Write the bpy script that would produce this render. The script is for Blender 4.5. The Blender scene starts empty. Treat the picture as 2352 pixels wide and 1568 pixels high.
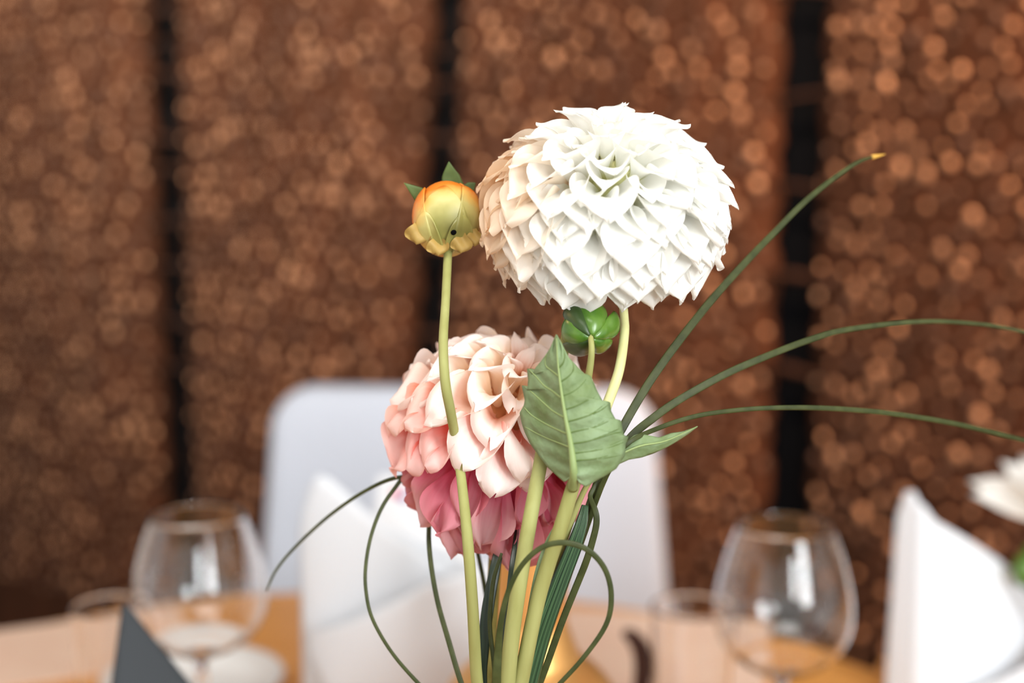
import bpy, bmesh, math, random
from mathutils import Vector, Matrix
random.seed(7)
C = bpy.context.scene.collection
S = bpy.context.scene
V = Vector
R = math.radians

# ------------------------------------------------------------------ camera, world, lights, exposure
F = 3267.0                      # focal length in pixels of the 2352 px frame (50 mm on 36 mm)
PITCH = R(8.5)
TABLE_Z = 0.75
CAM = V((0, 0, TABLE_Z + 0.44))
cam_d = bpy.data.cameras.new('camera')
cam_d.sensor_width = 36
cam_d.lens = 36 * F / 2352
cam_d.dof.use_dof = True
cam_d.dof.focus_distance = 0.515
cam_d.dof.aperture_fstop = 4.3
cam_d.clip_start = 0.02
cam = bpy.data.objects.new('camera', cam_d)
cam.location = CAM
cam.rotation_euler = (math.pi / 2 - PITCH, 0, 0)
C.objects.link(cam)
S.camera = cam

w = bpy.data.worlds.new('room_light')
w.use_nodes = True
bg = w.node_tree.nodes['Background']
bg.inputs[0].default_value = (1.0, 0.95, 0.90, 1)
bg.inputs[1].default_value = 0.72
S.world = w

def area(name, loc, target, sx, sy, power, col):
    d = bpy.data.lights.new(name, 'AREA')
    d.shape = 'RECTANGLE'; d.size = sx; d.size_y = sy
    d.energy = power; d.color = col
    o = bpy.data.objects.new(name, d)
    o.location = loc
    o.rotation_euler = (V(target) - V(loc)).to_track_quat('-Z', 'Y').to_euler()
    C.objects.link(o)
    return o

def spot(name, loc, target, power, col, size=60, blend=0.8, radius=0.05):
    d = bpy.data.lights.new(name, 'SPOT')
    d.energy = power; d.color = col; d.spot_size = R(size); d.spot_blend = blend; d.shadow_soft_size = radius
    o = bpy.data.objects.new(name, d)
    o.location = loc
    o.rotation_euler = (V(target) - V(loc)).to_track_quat('-Z', 'Y').to_euler()
    C.objects.link(o)
    return o

area('window_light_right', (1.55, -1.75, 1.85), (0, 0.8, 1.0), 0.8, 1.6, 54, (0.93, 0.98, 1.0))
area('overhead_fill', (-0.35, -0.1, 2.66), (-0.30, 0.15, 0.8), 1.4, 1.4, 26, (1.0, 0.97, 0.93))  # added soft fill from above, no known fixture
area('window_light_middle', (0.55, -2.3, 1.85), (0, 0.8, 1.0), 0.45, 0.9, 16, (0.93, 0.98, 1.0))
spot('ceiling_spot_right', (1.25, 1.0, 2.55), (0.90, 1.83, 1.40), 500, (1.0, 0.54, 0.27), 56, 1.0)
spot('ceiling_spot_middle', (0.05, 1.15, 2.55), (0.16, 2.18, 1.40), 160, (1.0, 0.72, 0.50), 54, 1.0)
spot('ceiling_spot_left', (-0.70, 1.30, 2.55), (-0.44, 2.48, 1.36), 230, (1.0, 0.82, 0.64), 50, 1.0)
spot('ceiling_spot_far_left', (-1.25, 1.55, 2.55), (-0.90, 2.74, 1.44), 160, (1.0, 0.80, 0.60), 46, 1.0)
spot('warm_tint_left', (-1.1, 0.75, 1.75), (0.03, 0.53, 1.25), 6, (1.0, 0.6, 0.3), 30, 0.8, 0.08)  # added warm spot to tint the left petals, no known lamp

S.view_settings.view_transform = 'Standard'
S.view_settings.look = 'None'
S.view_settings.gamma = 1
S.view_settings.use_curve_mapping = False
S.view_settings.exposure = 0.60
S.cycles.max_bounces = 12
S.cycles.transparent_max_bounces = 16
S.cycles.transmission_bounces = 10

# ------------------------------------------------------------------ helpers
FW = V((0, math.cos(PITCH), -math.sin(PITCH)))
UP = V((0, math.sin(PITCH), math.cos(PITCH)))
RT = V((1, 0, 0))

def at(px, py, d):
    """the point of the place that photograph pixel (px, py) shows at depth d along the view axis"""
    return CAM + FW * d + RT * ((px - 1176) / F * d) + UP * (-(py - 784) / F * d)

def ray(px, py):
    return FW + RT * ((px - 1176) / F) + UP * (-(py - 784) / F)

def on_z(px, py, z=TABLE_Z):
    r = ray(px, py)
    return CAM + r * ((z - CAM.z) / r.z)

def srgb(r, g, b):
    def f(c):
        c /= 255
        return c / 12.92 if c <= 0.04045 else ((c + 0.055) / 1.055) ** 2.4
    return (f(r), f(g), f(b), 1)

def link(name, me, mat=None, parent=None, smooth=True):
    o = bpy.data.objects.new(name, me)
    C.objects.link(o)
    if mat is not None and not me.materials:
        me.materials.append(mat)
    if parent is not None:
        o.parent = parent
    if smooth:
        for p in me.polygons:
            p.use_smooth = True
    return o

def mesh(name, vs, fs):
    me = bpy.data.meshes.new(name)
    me.from_pydata([tuple(v) for v in vs], [], fs)
    me.update()
    return me

def thing(name, label, cat, loc=(0, 0, 0), group=None, rot=(0, 0, 0)):
    o = bpy.data.objects.new(name, None)
    o.empty_display_size = 0.02
    o.location = loc; o.rotation_euler = rot
    C.objects.link(o)
    tag(o, label, cat, group)
    return o

def tag(o, label, cat, group=None):
    o['label'] = label; o['category'] = cat
    if group: o['group'] = group
    return o

def struct(o):
    o['kind'] = 'structure'
    return o

def spline(pts, n):
    """Catmull-Rom through pts (Vectors or tuples), n samples"""
    P = [V(p) for p in pts]
    if len(P) == 2:
        return [P[0].lerp(P[1], i / (n - 1)) for i in range(n)]
    P = [P[0] * 2 - P[1]] + P + [P[-1] * 2 - P[-2]]
    m = len(P) - 3
    out = []
    for i in range(n):
        t = i / (n - 1) * m
        k = min(int(t), m - 1)
        t -= k
        a, b, c, d = P[k:k + 4]
        out.append(0.5 * ((2 * b) + (c - a) * t + (2 * a - 5 * b + 4 * c - d) * t * t + (3 * b - a - 3 * c + d) * t ** 3))
    return out

def interp(xs, ys, x):
    if x <= xs[0]: return ys[0]
    for i in range(1, len(xs)):
        if x <= xs[i]:
            t = (x - xs[i - 1]) / (xs[i] - xs[i - 1])
            return ys[i - 1] + (ys[i] - ys[i - 1]) * t
    return ys[-1]

def strip(pts, widths, thick, n=60, facing=V((0, -1, 0.1)), seg=10, keel=0.0, origin=V((0, 0, 0)), twist=0.0, round_=False):
    """a blade or a stem: closed elliptical section swept along a spline; widths at evenly spaced parameters"""
    c = spline(pts, n)
    ws = [interp([i / (len(widths) - 1) for i in range(len(widths))], widths, k / (n - 1)) for k in range(n)]
    vs, fs = [], []
    for k in range(n):
        t = (c[min(k + 1, n - 1)] - c[max(k - 1, 0)]).normalized()
        side = t.cross(facing)
        if side.length < 1e-4: side = t.cross(V((1, 0, 0)))
        side.normalize()
        nor = side.cross(t).normalized()
        if twist:
            a = twist * k / (n - 1)
            side, nor = side * math.cos(a) + nor * math.sin(a), nor * math.cos(a) - side * math.sin(a)
        th = ws[k] if round_ else min(thick, ws[k])
        for j in range(seg):
            a = 2 * math.pi * j / seg
            x = math.cos(a) * ws[k] / 2
            y = math.sin(a) * th / 2 - keel * ws[k] * (1 - abs(math.cos(a)))
            vs.append(c[k] + side * x + nor * y - origin)
    for k in range(n - 1):
        for j in range(seg):
            a, b = k * seg + j, k * seg + (j + 1) % seg
            fs.append((a, b, b + seg, a + seg))
    fs.append(tuple(range(seg))[::-1])
    fs.append(tuple(range((n - 1) * seg, n * seg)))
    me = mesh('strip', vs, fs)
    uv = me.uv_layers.new(name='UVMap')
    for lp in me.loops:
        k, j = divmod(lp.vertex_index, seg)
        uv.data[lp.index].uv = (math.cos(2 * math.pi * j / seg) * 0.5 + 0.5, k / (n - 1))
    return me

def tube(pts, radii, n=50, seg=14, origin=V((0, 0, 0))):
    return strip(pts, [2 * r for r in radii], 0, n=n, seg=seg, origin=origin, round_=True)

def lathe(profile, seg=64):
    vs, fs = [], []
    m = len(profile)
    for (r, z) in profile:
        for j in range(seg):
            a = 2 * math.pi * j / seg
            vs.append((r * math.cos(a), r * math.sin(a), z))
    for k in range(m - 1):
        for j in range(seg):
            a, b = k * seg + j, k * seg + (j + 1) % seg
            fs.append((a, b, b + seg, a + seg))
    me = mesh('lathe', vs, fs)
    bm = bmesh.new(); bm.from_mesh(me)
    bmesh.ops.remove_doubles(bm, verts=bm.verts, dist=1e-5)
    bmesh.ops.recalc_face_normals(bm, faces=bm.faces)
    bm.to_mesh(me); bm.free()
    return me

def box_mesh(x0, x1, y0, y1, z0, z1, bevel=0.0, segs=2):
    bm = bmesh.new()
    bmesh.ops.create_cube(bm, size=1)
    for v in bm.verts:
        v.co = V((x0 + (v.co.x + .5) * (x1 - x0), y0 + (v.co.y + .5) * (y1 - y0), z0 + (v.co.z + .5) * (z1 - z0)))
    if bevel:
        bmesh.ops.bevel(bm, geom=bm.edges[:], offset=bevel, segments=segs, affect='EDGES', profile=0.5)
    me = bpy.data.meshes.new('box')
    bm.to_mesh(me); bm.free()
    return me

# ------------------------------------------------------------------ materials
def mat(name, col, rough=0.6, spec=0.5, metal=0.0, noise=None, bump=None, trans=0.0, coat=0.0):
    m = bpy.data.materials.new(name)
    m.use_nodes = True
    nt = m.node_tree
    b = nt.nodes['Principled BSDF']
    b.inputs['Base Color'].default_value = col
    b.inputs['Roughness'].default_value = rough
    b.inputs['Specular IOR Level'].default_value = spec
    b.inputs['Metallic'].default_value = metal
    b.inputs['Coat Weight'].default_value = coat
    tc = nt.nodes.new('ShaderNodeTexCoord')
    if noise:
        scale, col2, stretch = noise
        mp = nt.nodes.new('ShaderNodeMapping'); mp.inputs['Scale'].default_value = stretch
        nt.links.new(tc.outputs['Object'], mp.inputs[0])
        nz = nt.nodes.new('ShaderNodeTexNoise'); nz.inputs['Scale'].default_value = scale
        nz.inputs['Detail'].default_value = 5
        nt.links.new(mp.outputs[0], nz.inputs[0])
        cr = nt.nodes.new('ShaderNodeValToRGB')
        cr.color_ramp.elements[0].position = 0.35; cr.color_ramp.elements[0].color = col
        cr.color_ramp.elements[1].position = 0.65; cr.color_ramp.elements[1].color = col2
        nt.links.new(nz.outputs[0], cr.inputs[0])
        nt.links.new(cr.outputs[0], b.inputs['Base Color'])
    if bump:
        scale, strength = bump
        nz2 = nt.nodes.new('ShaderNodeTexNoise'); nz2.inputs['Scale'].default_value = scale
        nt.links.new(tc.outputs['Object'], nz2.inputs[0])
        bp = nt.nodes.new('ShaderNodeBump'); bp.inputs['Strength'].default_value = strength
        bp.inputs['Distance'].default_value = 0.002
        nt.links.new(nz2.outputs[0], bp.inputs['Height'])
        nt.links.new(bp.outputs[0], b.inputs['Normal'])
    if trans:
        out = nt.nodes['Material Output']
        tr = nt.nodes.new('ShaderNodeBsdfTranslucent')
        mx = nt.nodes.new('ShaderNodeMixShader'); mx.inputs[0].default_value = trans
        src = b.inputs['Base Color'].links[0].from_socket if b.inputs['Base Color'].links else None
        if src: nt.links.new(src, tr.inputs[0])
        else: tr.inputs[0].default_value = col
        nt.links.new(b.outputs[0], mx.inputs[1]); nt.links.new(tr.outputs[0], mx.inputs[2])
        nt.links.new(mx.outputs[0], out.inputs[0])
    return m

def petal_mat(name, tip, pow0, pow1, fine=0.0, trans=0.3):
    """object colour at the base of a petal running into the tip colour; u along the petal is UV.y"""
    m = bpy.data.materials.new(name); m.use_nodes = True
    nt = m.node_tree; b = nt.nodes['Principled BSDF']
    b.inputs['Roughness'].default_value = 0.55
    b.inputs['Specular IOR Level'].default_value = 0.25
    uv = nt.nodes.new('ShaderNodeUVMap')
    sp = nt.nodes.new('ShaderNodeSeparateXYZ'); nt.links.new(uv.outputs[0], sp.inputs[0])
    mr = nt.nodes.new('ShaderNodeMapRange')
    mr.interpolation_type = 'SMOOTHSTEP'
    mr.inputs['From Min'].default_value = pow0; mr.inputs['From Max'].default_value = pow1
    oi = nt.nodes.new('ShaderNodeObjectInfo')
    # streaks along the petal
    mp = nt.nodes.new('ShaderNodeMapping'); mp.inputs['Scale'].default_value = (14, 1.2, 1)
    nt.links.new(uv.outputs[0], mp.inputs[0])
    vm = nt.nodes.new('ShaderNodeVectorMath'); vm.operation = 'ADD'
    cb = nt.nodes.new('ShaderNodeCombineXYZ')
    ml = nt.nodes.new('ShaderNodeMath'); ml.operation = 'MULTIPLY'; ml.inputs[1].default_value = 37
    nt.links.new(oi.outputs['Random'], ml.inputs[0]); nt.links.new(ml.outputs[0], cb.inputs[0])
    nt.links.new(mp.outputs[0], vm.inputs[0]); nt.links.new(cb.outputs[0], vm.inputs[1])
    nz = nt.nodes.new('ShaderNodeTexNoise'); nz.inputs['Scale'].default_value = 1.0; nz.inputs['Detail'].default_value = 3
    nt.links.new(vm.outputs[0], nz.inputs[0])
    sb = nt.nodes.new('ShaderNodeMath'); sb.operation = 'MULTIPLY_ADD'
    sb.inputs[1].default_value = fine
    nt.links.new(nz.outputs[0], sb.inputs[0]); 
    ad = nt.nodes.new('ShaderNodeMath'); ad.operation = 'SUBTRACT'; ad.inputs[1].default_value = fine * 0.5
    nt.links.new(sp.outputs[1], ad.inputs[0])
    nt.links.new(ad.outputs[0], sb.inputs[2])
    nt.links.new(sb.outputs[0], mr.inputs[0])
    mx = nt.nodes.new('ShaderNodeMix'); mx.data_type = 'RGBA'
    nt.links.new(mr.outputs[0], mx.inputs[0])
    nt.links.new(oi.outputs['Color'], mx.inputs[6])
    # tip colour: the given one, with how much of it stored in the object's alpha
    mx2 = nt.nodes.new('ShaderNodeMix'); mx2.data_type = 'RGBA'
    mx2.inputs[7].default_value = tip
    nt.links.new(oi.outputs['Alpha'], mx2.inputs[0])
    nt.links.new(oi.outputs['Color'], mx2.inputs[6])
    nt.links.new(mx2.outputs[2], mx.inputs[7])
    nt.links.new(mx.outputs[2], b.inputs['Base Color'])
    tr = nt.nodes.new('ShaderNodeBsdfTranslucent'); nt.links.new(mx.outputs[2], tr.inputs[0])
    ms = nt.nodes.new('ShaderNodeMixShader'); ms.inputs[0].default_value = trans
    nt.links.new(b.outputs[0], ms.inputs[1]); nt.links.new(tr.outputs[0], ms.inputs[2])
    nt.links.new(ms.outputs[0], nt.nodes['Material Output'].inputs[0])
    bp = nt.nodes.new('ShaderNodeBump'); bp.inputs['Strength'].default_value = 0.25; bp.inputs['Distance'].default_value = 0.0006
    nt.links.new(nz.outputs[0], bp.inputs['Height']); nt.links.new(bp.outputs[0], b.inputs['Normal'])
    return m

def glass_mat():
    m = bpy.data.materials.new('clear_glass'); m.use_nodes = True
    b = m.node_tree.nodes['Principled BSDF']
    b.inputs['Base Color'].default_value = (1, 1, 1, 1)
    b.inputs['Roughness'].default_value = 0.0
    b.inputs['IOR'].default_value = 1.48
    b.inputs['Transmission Weight'].default_value = 1.0
    return m

M = {}
M['white_petal'] = petal_mat('white_petal', srgb(250, 250, 246), 0.02, 0.34, 0.05, 0.42)
M['pink_petal'] = petal_mat('pink_petal', srgb(252, 240, 234), 0.2, 0.8, 0.25, 0.36)
M['stem'] = mat('pale_stem', srgb(142, 142, 84), 0.6, 0.2, noise=(60, srgb(154, 155, 98), (3, 3, .3)))
M['cream_stem'] = mat('cream_stem', srgb(196, 194, 134), 0.55, 0.25, noise=(60, srgb(206, 206, 152), (3, 3, .3)))
M['olive_stem'] = mat('olive_stem', srgb(124, 112, 54), 0.6, 0.2, noise=(70, srgb(142, 132, 70), (3, 3, .3)))
M['blade'] = mat('grass_green', srgb(48, 55, 25), 0.5, 0.25, noise=(90, srgb(64, 70, 36), (2, 2, 2)))
M['dark_blade'] = mat('dark_green_blade', srgb(26, 40, 30), 0.3, 0.5, noise=(90, srgb(38, 56, 40), (4, 4, .4)))
M['bundle'] = mat('glossy_green_blade', srgb(30, 66, 44), 0.24, 0.6, noise=(70, srgb(66, 98, 56), (5, 5, .25)))
def highlight_streaks(name, c1, c2, rough):
    m = bpy.data.materials.new(name); m.use_nodes = True
    nt = m.node_tree; b = nt.nodes['Principled BSDF']; b.inputs['Roughness'].default_value = rough
    uv = nt.nodes.new('ShaderNodeUVMap'); mp = nt.nodes.new('ShaderNodeMapping'); mp.inputs['Scale'].default_value = (11, .7, 1)
    nz = nt.nodes.new('ShaderNodeTexNoise'); nz.inputs['Scale'].default_value = 1; nz.inputs['Detail'].default_value = 4
    cr = nt.nodes.new('ShaderNodeValToRGB')
    cr.color_ramp.elements[0].position = .38; cr.color_ramp.elements[0].color = c1
    cr.color_ramp.elements[1].position = .66; cr.color_ramp.elements[1].color = c2
    bp = nt.nodes.new('ShaderNodeBump'); bp.inputs['Strength'].default_value = .7; bp.inputs['Distance'].default_value = .0015
    nt.links.new(uv.outputs[0], mp.inputs[0]); nt.links.new(mp.outputs[0], nz.inputs[0]); nt.links.new(nz.outputs[0], cr.inputs[0])
    nt.links.new(cr.outputs[0], b.inputs['Base Color']); nt.links.new(nz.outputs[0], bp.inputs['Height']); nt.links.new(bp.outputs[0], b.inputs['Normal'])
    return m
M['bundle'] = highlight_streaks('glossy_green_blade', srgb(20, 44, 30), srgb(84, 116, 80), .2)  # pale streaks are highlights painted into the blade colour
M['dry_tip'] = mat('dry_tip', srgb(196, 150, 60), 0.6)
M['leaf'] = mat('leaf_green', srgb(116, 136, 88), 0.55, 0.3, noise=(55, srgb(146, 168, 130), (1, 1, 1)), bump=(220, 0.5), trans=0.22)
M['leaf_pale_vein'] = mat('pale_vein', srgb(134, 152, 98), 0.5, 0.3)
M['leaf_dark_vein'] = mat('dark_vein', srgb(84, 104, 52), 0.5, 0.3)
M['calyx'] = mat('bud_green', srgb(58, 98, 28), 0.28, 0.6, noise=(120, srgb(92, 128, 46), (1, 1, 1)))
M['calyx_dark'] = mat('bud_dark_green', srgb(44, 66, 26), 0.4, 0.5)
M['sepal'] = mat('sepal_green', srgb(66, 84, 36), 0.55, 0.4, noise=(150, srgb(84, 104, 50), (1, 1, 1)))
M['gold'] = mat('brushed_gold', srgb(222, 168, 100), 0.38, 0.5, 0.72, bump=(40, 0.05))
M['glass'] = glass_mat()
M['napkin'] = mat('white_linen', srgb(214, 218, 224), 0.85, 0.1, bump=(500, 0.12))
M['plate'] = mat('white_china', srgb(238, 238, 236), 0.15, 0.5)
M['chair'] = mat('white_chair_leather', srgb(196, 202, 214), 0.55, 0.25, bump=(160, 0.06))
M['chair_leg'] = mat('chrome_leg', srgb(190, 190, 190), 0.25, 0.5, 1.0)
M['table'] = mat('orange_wood', srgb(216, 150, 76), 0.42, 0.4, noise=(7, srgb(228, 164, 92), (1.5, 14, 14)))
M['mat'] = mat('peach_paper', srgb(238, 204, 182), 0.7, 0.2, noise=(30, srgb(242, 212, 190), (1, 1, 1)))
M['slate'] = mat('slate_cloth', srgb(62, 66, 70), 0.85, 0.15, bump=(500, 0.1))
M['pod'] = mat('dark_brown_pod', srgb(58, 30, 20), 0.5, 0.3)
M['panel'] = mat('brown_woven_panel', srgb(46, 28, 19), 0.9, 0.04, noise=(9, srgb(62, 37, 25), (3, 3, 1)))
M['cord'] = mat('dark_cord', srgb(42, 27, 21), 0.85, 0.05)
M['gap'] = mat('black_gap', srgb(8, 8, 10), 0.9, 0.05)
M['floor'] = mat('dark_floor', srgb(74, 54, 42), 0.5, 0.3, noise=(4, srgb(92, 66, 50), (1, 6, 1)))
M['ceiling'] = mat('ceiling_paint', srgb(214, 204, 192), 0.9, 0.1)

def knot_mat():
    m = bpy.data.materials.new('tan_knot'); m.use_nodes = True
    nt = m.node_tree; b = nt.nodes['Principled BSDF']
    at_ = nt.nodes.new('ShaderNodeAttribute'); at_.attribute_name = 'shade'
    cr = nt.nodes.new('ShaderNodeValToRGB')
    cr.color_ramp.elements[0].color = srgb(62, 40, 29)
    cr.color_ramp.elements[1].color = srgb(166, 124, 94)
    nt.links.new(at_.outputs['Fac'], cr.inputs[0]); nt.links.new(cr.outputs[0], b.inputs['Base Color'])
    b.inputs['Roughness'].default_value = 0.6; b.inputs['Specular IOR Level'].default_value = 0.3
    return m
M['knot'] = knot_mat()

# ------------------------------------------------------------------ setting: floor, ceiling, woven back wall
struct(link('floor', box_mesh(-4, 4, -3, 4.5, -0.06, 0), M['floor'], smooth=False))
struct(link('ceiling', box_mesh(-4, 4, -3, 4.5, 2.7, 2.76), M['ceiling'], smooth=False))
WM = V((-0.113, 2.3, 0))
WD = V((1.026, -0.576, 0)).normalized()          # along the wall, to the right
WN = V((-WD.y, WD.x, 0)) * -1                    # towards the room
if WN.y > 0: WN = -WN

def wall_sz(px, py):
    r = ray(px, py)
    k = (WM - CAM).dot(WN) / r.dot(WN)
    p = CAM + r * k
    return (p - WM).dot(WD), p.z

def wp(s, z, out=0.0):
    return WM + WD * s + V((0, 0, z)) + WN * out

wv = [wp(-3, 0, -.03), wp(3, 0, -.03), wp(3, 2.7, -.03), wp(-3, 2.7, -.03), wp(-3, 0, -.1), wp(3, 0, -.1), wp(3, 2.7, -.1), wp(-3, 2.7, -.1)]
wall = struct(link('wall_back', mesh('wall', wv, [(0, 1, 2, 3), (7, 6, 5, 4), (0, 4, 5, 1), (3, 2, 6, 7), (0, 3, 7, 4), (1, 5, 6, 2)]), M['gap'], smooth=False))

seam_px = [((372, 0), (412, 1100)), ((1032, 0), (988, 750)), ((1850, 0), (1808, 1150))]
seams = []
for a, b in seam_px:
    s0, z0 = wall_sz(*a); s1, z1 = wall_sz(*b)
    k = (s1 - s0) / (z1 - z0)
    seams.append((s0 - k * (z0 - 1.2), k))         # s(z) = s + k (z - 1.2)
pitch_s = seams[2][0] - seams[1][0]
seams = [(seams[0][0] - k * pitch_s, 0) for k in (4, 3, 2, 1)] + seams + [(seams[2][0] + k * pitch_s, 0) for k in (1, 2)]
halfw = [.036, .036, .036, .036, .038, .030, .034, .036, .036]

def seam_at(i, z):
    s, k = seams[i]
    return s + k * (z - 1.2)

rz = random.Random(3)
def ragged(i, side, z):
    return 0.0035 * math.sin(z * 61 + i * 3 + side) + 0.003 * math.sin(z * 143 + side * 2 + i)

BULGE = 0.034
Z0, Z1 = 0.0, 2.68
NZ, NS = 130, 16
for i in range(len(seams) - 1):
    vs, fs = [], []
    for a in range(NZ + 1):
        z = Z0 + (Z1 - Z0) * a / NZ
        l = seam_at(i, z) + halfw[i] + ragged(i, 1, z)
        r_ = seam_at(i + 1, z) - halfw[i + 1] + ragged(i, 2, z)
        for b in range(NS + 1):
            t = b / NS
            e = 2 * t - 1
            vs.append(wp(l + (r_ - l) * t, z, BULGE * (1 - abs(e) ** 2.6) + 0.002))
    for a in range(NZ):
        for b in range(NS):
            k = a * (NS + 1) + b
            fs.append((k, k + 1, k + NS + 2, k + NS + 1))
    n = len(vs)
    # back sheet closes the padded panel
    for a in range(NZ + 1):
        for b in (0, NS):
            vs.append(V(vs[a * (NS + 1) + b]) - WN * 0.03)
    for a in range(NZ):
        k = n + 2 * a
        fs.append((k + 1, k, k + 2, k + 3))
        fs.append((a * (NS + 1), (a + 1) * (NS + 1), k + 2, k))
        fs.append((a * (NS + 1) + NS, k + 1, k + 3, (a + 1) * (NS + 1) + NS))
    p = link('panel', mesh('panel', vs, fs), M['panel'], wall)
    # tan knots woven into the panel, proud of it
    vs, fs, sh = [], [], []
    sp = 0.0310
    row = 0
    z = 0.3
    while z < 2.15:
        s = seam_at(i, z) + halfw[i] + 0.008 + (row % 2) * sp * 0.5
        while s < seam_at(i + 1, z) - halfw[i + 1] - 0.006:
            ss, zz = s + rz.uniform(-.008, .008), z + rz.uniform(-.009, .009)
            l = seam_at(i, zz) + halfw[i]; r_ = seam_at(i + 1, zz) - halfw[i + 1]
            e = max(-1, min(1, 2 * (ss - l) / (r_ - l) - 1))
            base = BULGE * (1 - abs(e) ** 2.6) + 0.001
            rad = rz.uniform(.0050, .0088); hz = rad * rz.uniform(1.0, 1.5)
            shade = rz.random() ** 2.2
            k0 = len(vs)
            for rr, oo in ((1.0, 0.0), (0.7, 0.004), (0.0, 0.0058)):
                if rr == 0.0:
                    vs.append(wp(ss, zz, base + oo)); sh.append(shade); continue
                for j in range(8):
                    a = 2 * math.pi * j / 8
                    vs.append(wp(ss + rad * rr * math.cos(a), zz + hz * rr * math.sin(a), base + oo)); sh.append(shade)
            for j in range(8):
                j2 = (j + 1) % 8
                fs.append((k0 + j, k0 + j2, k0 + 8 + j2, k0 + 8 + j))
                fs.append((k0 + 8 + j, k0 + 8 + j2, k0 + 16))
            s += sp
        z += sp * 0.87; row += 1
    me = mesh('knots', vs, fs)
    at_ = me.attributes.new('shade', 'FLOAT', 'POINT')
    at_.data.foreach_set('value', sh)
    kn = link('woven_knots', me, M['knot'], p)
    kn['kind'] = 'stuff'
# cords that tie neighbouring panels across the dark seams
for i in range(1, len(seams)):
    z = 0.7
    while z < 2.0:
        z += rz.uniform(.05, .15)
        c = seam_at(i, z)
        hw = halfw[i] + .012
        me = tube([wp(c - hw, z + rz.uniform(-.008, .008), .006), wp(c, z, .004), wp(c + hw, z + rz.uniform(-.008, .008), .006)],
                  [.0030, rz.uniform(.003, .008), .0030], n=7, seg=6)
        link('tie_cord', me, M['cord'], wall)

# ------------------------------------------------------------------ tables
tc_, tr_ = V((-.12, .80, 0)), .528
t1 = thing('round_table', 'round orange-brown wooden dining table carrying the flowers and glasses', 'table', (tc_.x, tc_.y, 0))
link('tabletop', lathe([(0, TABLE_Z), (tr_ - .006, TABLE_Z), (tr_, TABLE_Z - .006), (tr_, TABLE_Z - .026), (tr_ - .006, TABLE_Z - .032), (0, TABLE_Z - .032)], 96), M['table'], t1, smooth=False)
link('pedestal', lathe([(0, TABLE_Z - .032), (.16, TABLE_Z - .032), (.15, TABLE_Z - .05), (.045, TABLE_Z - .07), (.04, .3), (.05, .12), (.06, .06), (0, .06)], 32), M['table'], t1)
link('foot_disc', lathe([(0, .06), (.06, .06), (.26, .025), (.28, .01), (.28, 0), (0, 0)], 48), M['table'], t1)

ed = V((.835, .55, 0)).normalized()
org = V((.307, 1.143, 0))
t2 = thing('square_table', 'orange-brown wooden table at the right edge under a white napkin', 'table', (org.x, org.y, 0), None, (0, 0, math.atan2(ed.y, ed.x)))
link('tabletop', box_mesh(0, .75, -.75, 0, TABLE_Z - .03, TABLE_Z, .004), M['table'], t2, smooth=False)
for lx in (.06, .69):
    for ly in (-.06, -.69):
        link('leg', box_mesh(lx - .025, lx + .025, ly - .025, ly + .025, 0, TABLE_Z - .03, .004), M['table'], t2, smooth=False)

def placemat(px, py, wx, wy, yaw, label):
    c = on_z(px, py)
    o = link('placemat', box_mesh(-wx / 2, wx / 2, -wy, 0, 0, .0015), M['mat'], smooth=False)
    o.location = (c.x, c.y, TABLE_Z); o.rotation_euler = (0, 0, R(yaw))
    tag(o, label, 'placemat', 'peach paper placemats on the round table')
placemat(1452, 1412, .25, .2, -12, 'pale peach paper placemat behind the tumbler beside the gold vase')
placemat(30, 1446, .28, .14, 24, 'pale peach paper placemat at the bottom left corner beyond the dark napkin')

# ------------------------------------------------------------------ white chair
def rounded_back(wt, wb, h, r, n=12):
    """outline of the chair back, bottom-left to bottom-right over the rounded top"""
    pts = [(-wb / 2, 0)]
    for k in range(n + 1):
        a = math.pi - (math.pi / 2) * k / n
        pts.append((-wt / 2 + r + r * math.cos(a), h - r + r * math.sin(a)))
    for k in range(n + 1):
        a = math.pi / 2 - (math.pi / 2) * k / n
        pts.append((wt / 2 - r + r * math.cos(a), h - r + r * math.sin(a) - .006))
    pts.append((wb / 2, 0))
    return pts

cb = at(1068, 1120, 1.60)
chair = thing('dining_chair', 'white upholstered dining chair with rounded back behind the round table', 'chair', (cb.x, cb.y, 0), None, (0, 0, R(2)))
zt = at(1068, 884, 1.62).z
h = zt - 0.44
out = rounded_back(.436, .50, h, .05)
vs, fs = [], []
def chair_y(x, z):
    return 0.32 * x * x * -1 + 0.03 * (z / h)          # shallow wrap, leaning back
NX = len(out)
for thick, inset in ((0, .012), (.004, .004), (.012, 0), (.024, 0), (.034, .012)):
    for (x, z) in out:
        xx = x * (1 - 2 * inset / .46); zz = z * (1 - inset / h)
        vs.append((xx, thick + chair_y(xx, zz), zz + .44))
for a in range(4):
    for b in range(NX):
        b2 = (b + 1) % NX
        fs.append((a * NX + b, a * NX + b2, (a + 1) * NX + b2, (a + 1) * NX + b))
me = mesh('back', vs, fs)
bm = bmesh.new(); bm.from_mesh(me)
bm.verts.ensure_lookup_table()
def cap(ring, front):
    """close a rounded face with quads between left and right halves"""
    half = NX // 2
    for k in range(half - 1):
        q = [bm.verts[ring * NX + k], bm.verts[ring * NX + k + 1], bm.verts[ring * NX + NX - 2 - k], bm.verts[ring * NX + NX - 1 - k]]
        # subdivide across so that the wrap shows
        bm.faces.new(q if front else q[::-1])
cap(0, True); cap(4, False)
bmesh.ops.recalc_face_normals(bm, faces=bm.faces)
bm.to_mesh(me); bm.free()
link('backrest', me, M['chair'], chair, smooth=False)
link('seat', box_mesh(-.24, .24, -.42, .06, .42, .48, .022, 3), M['chair'], chair)
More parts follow.
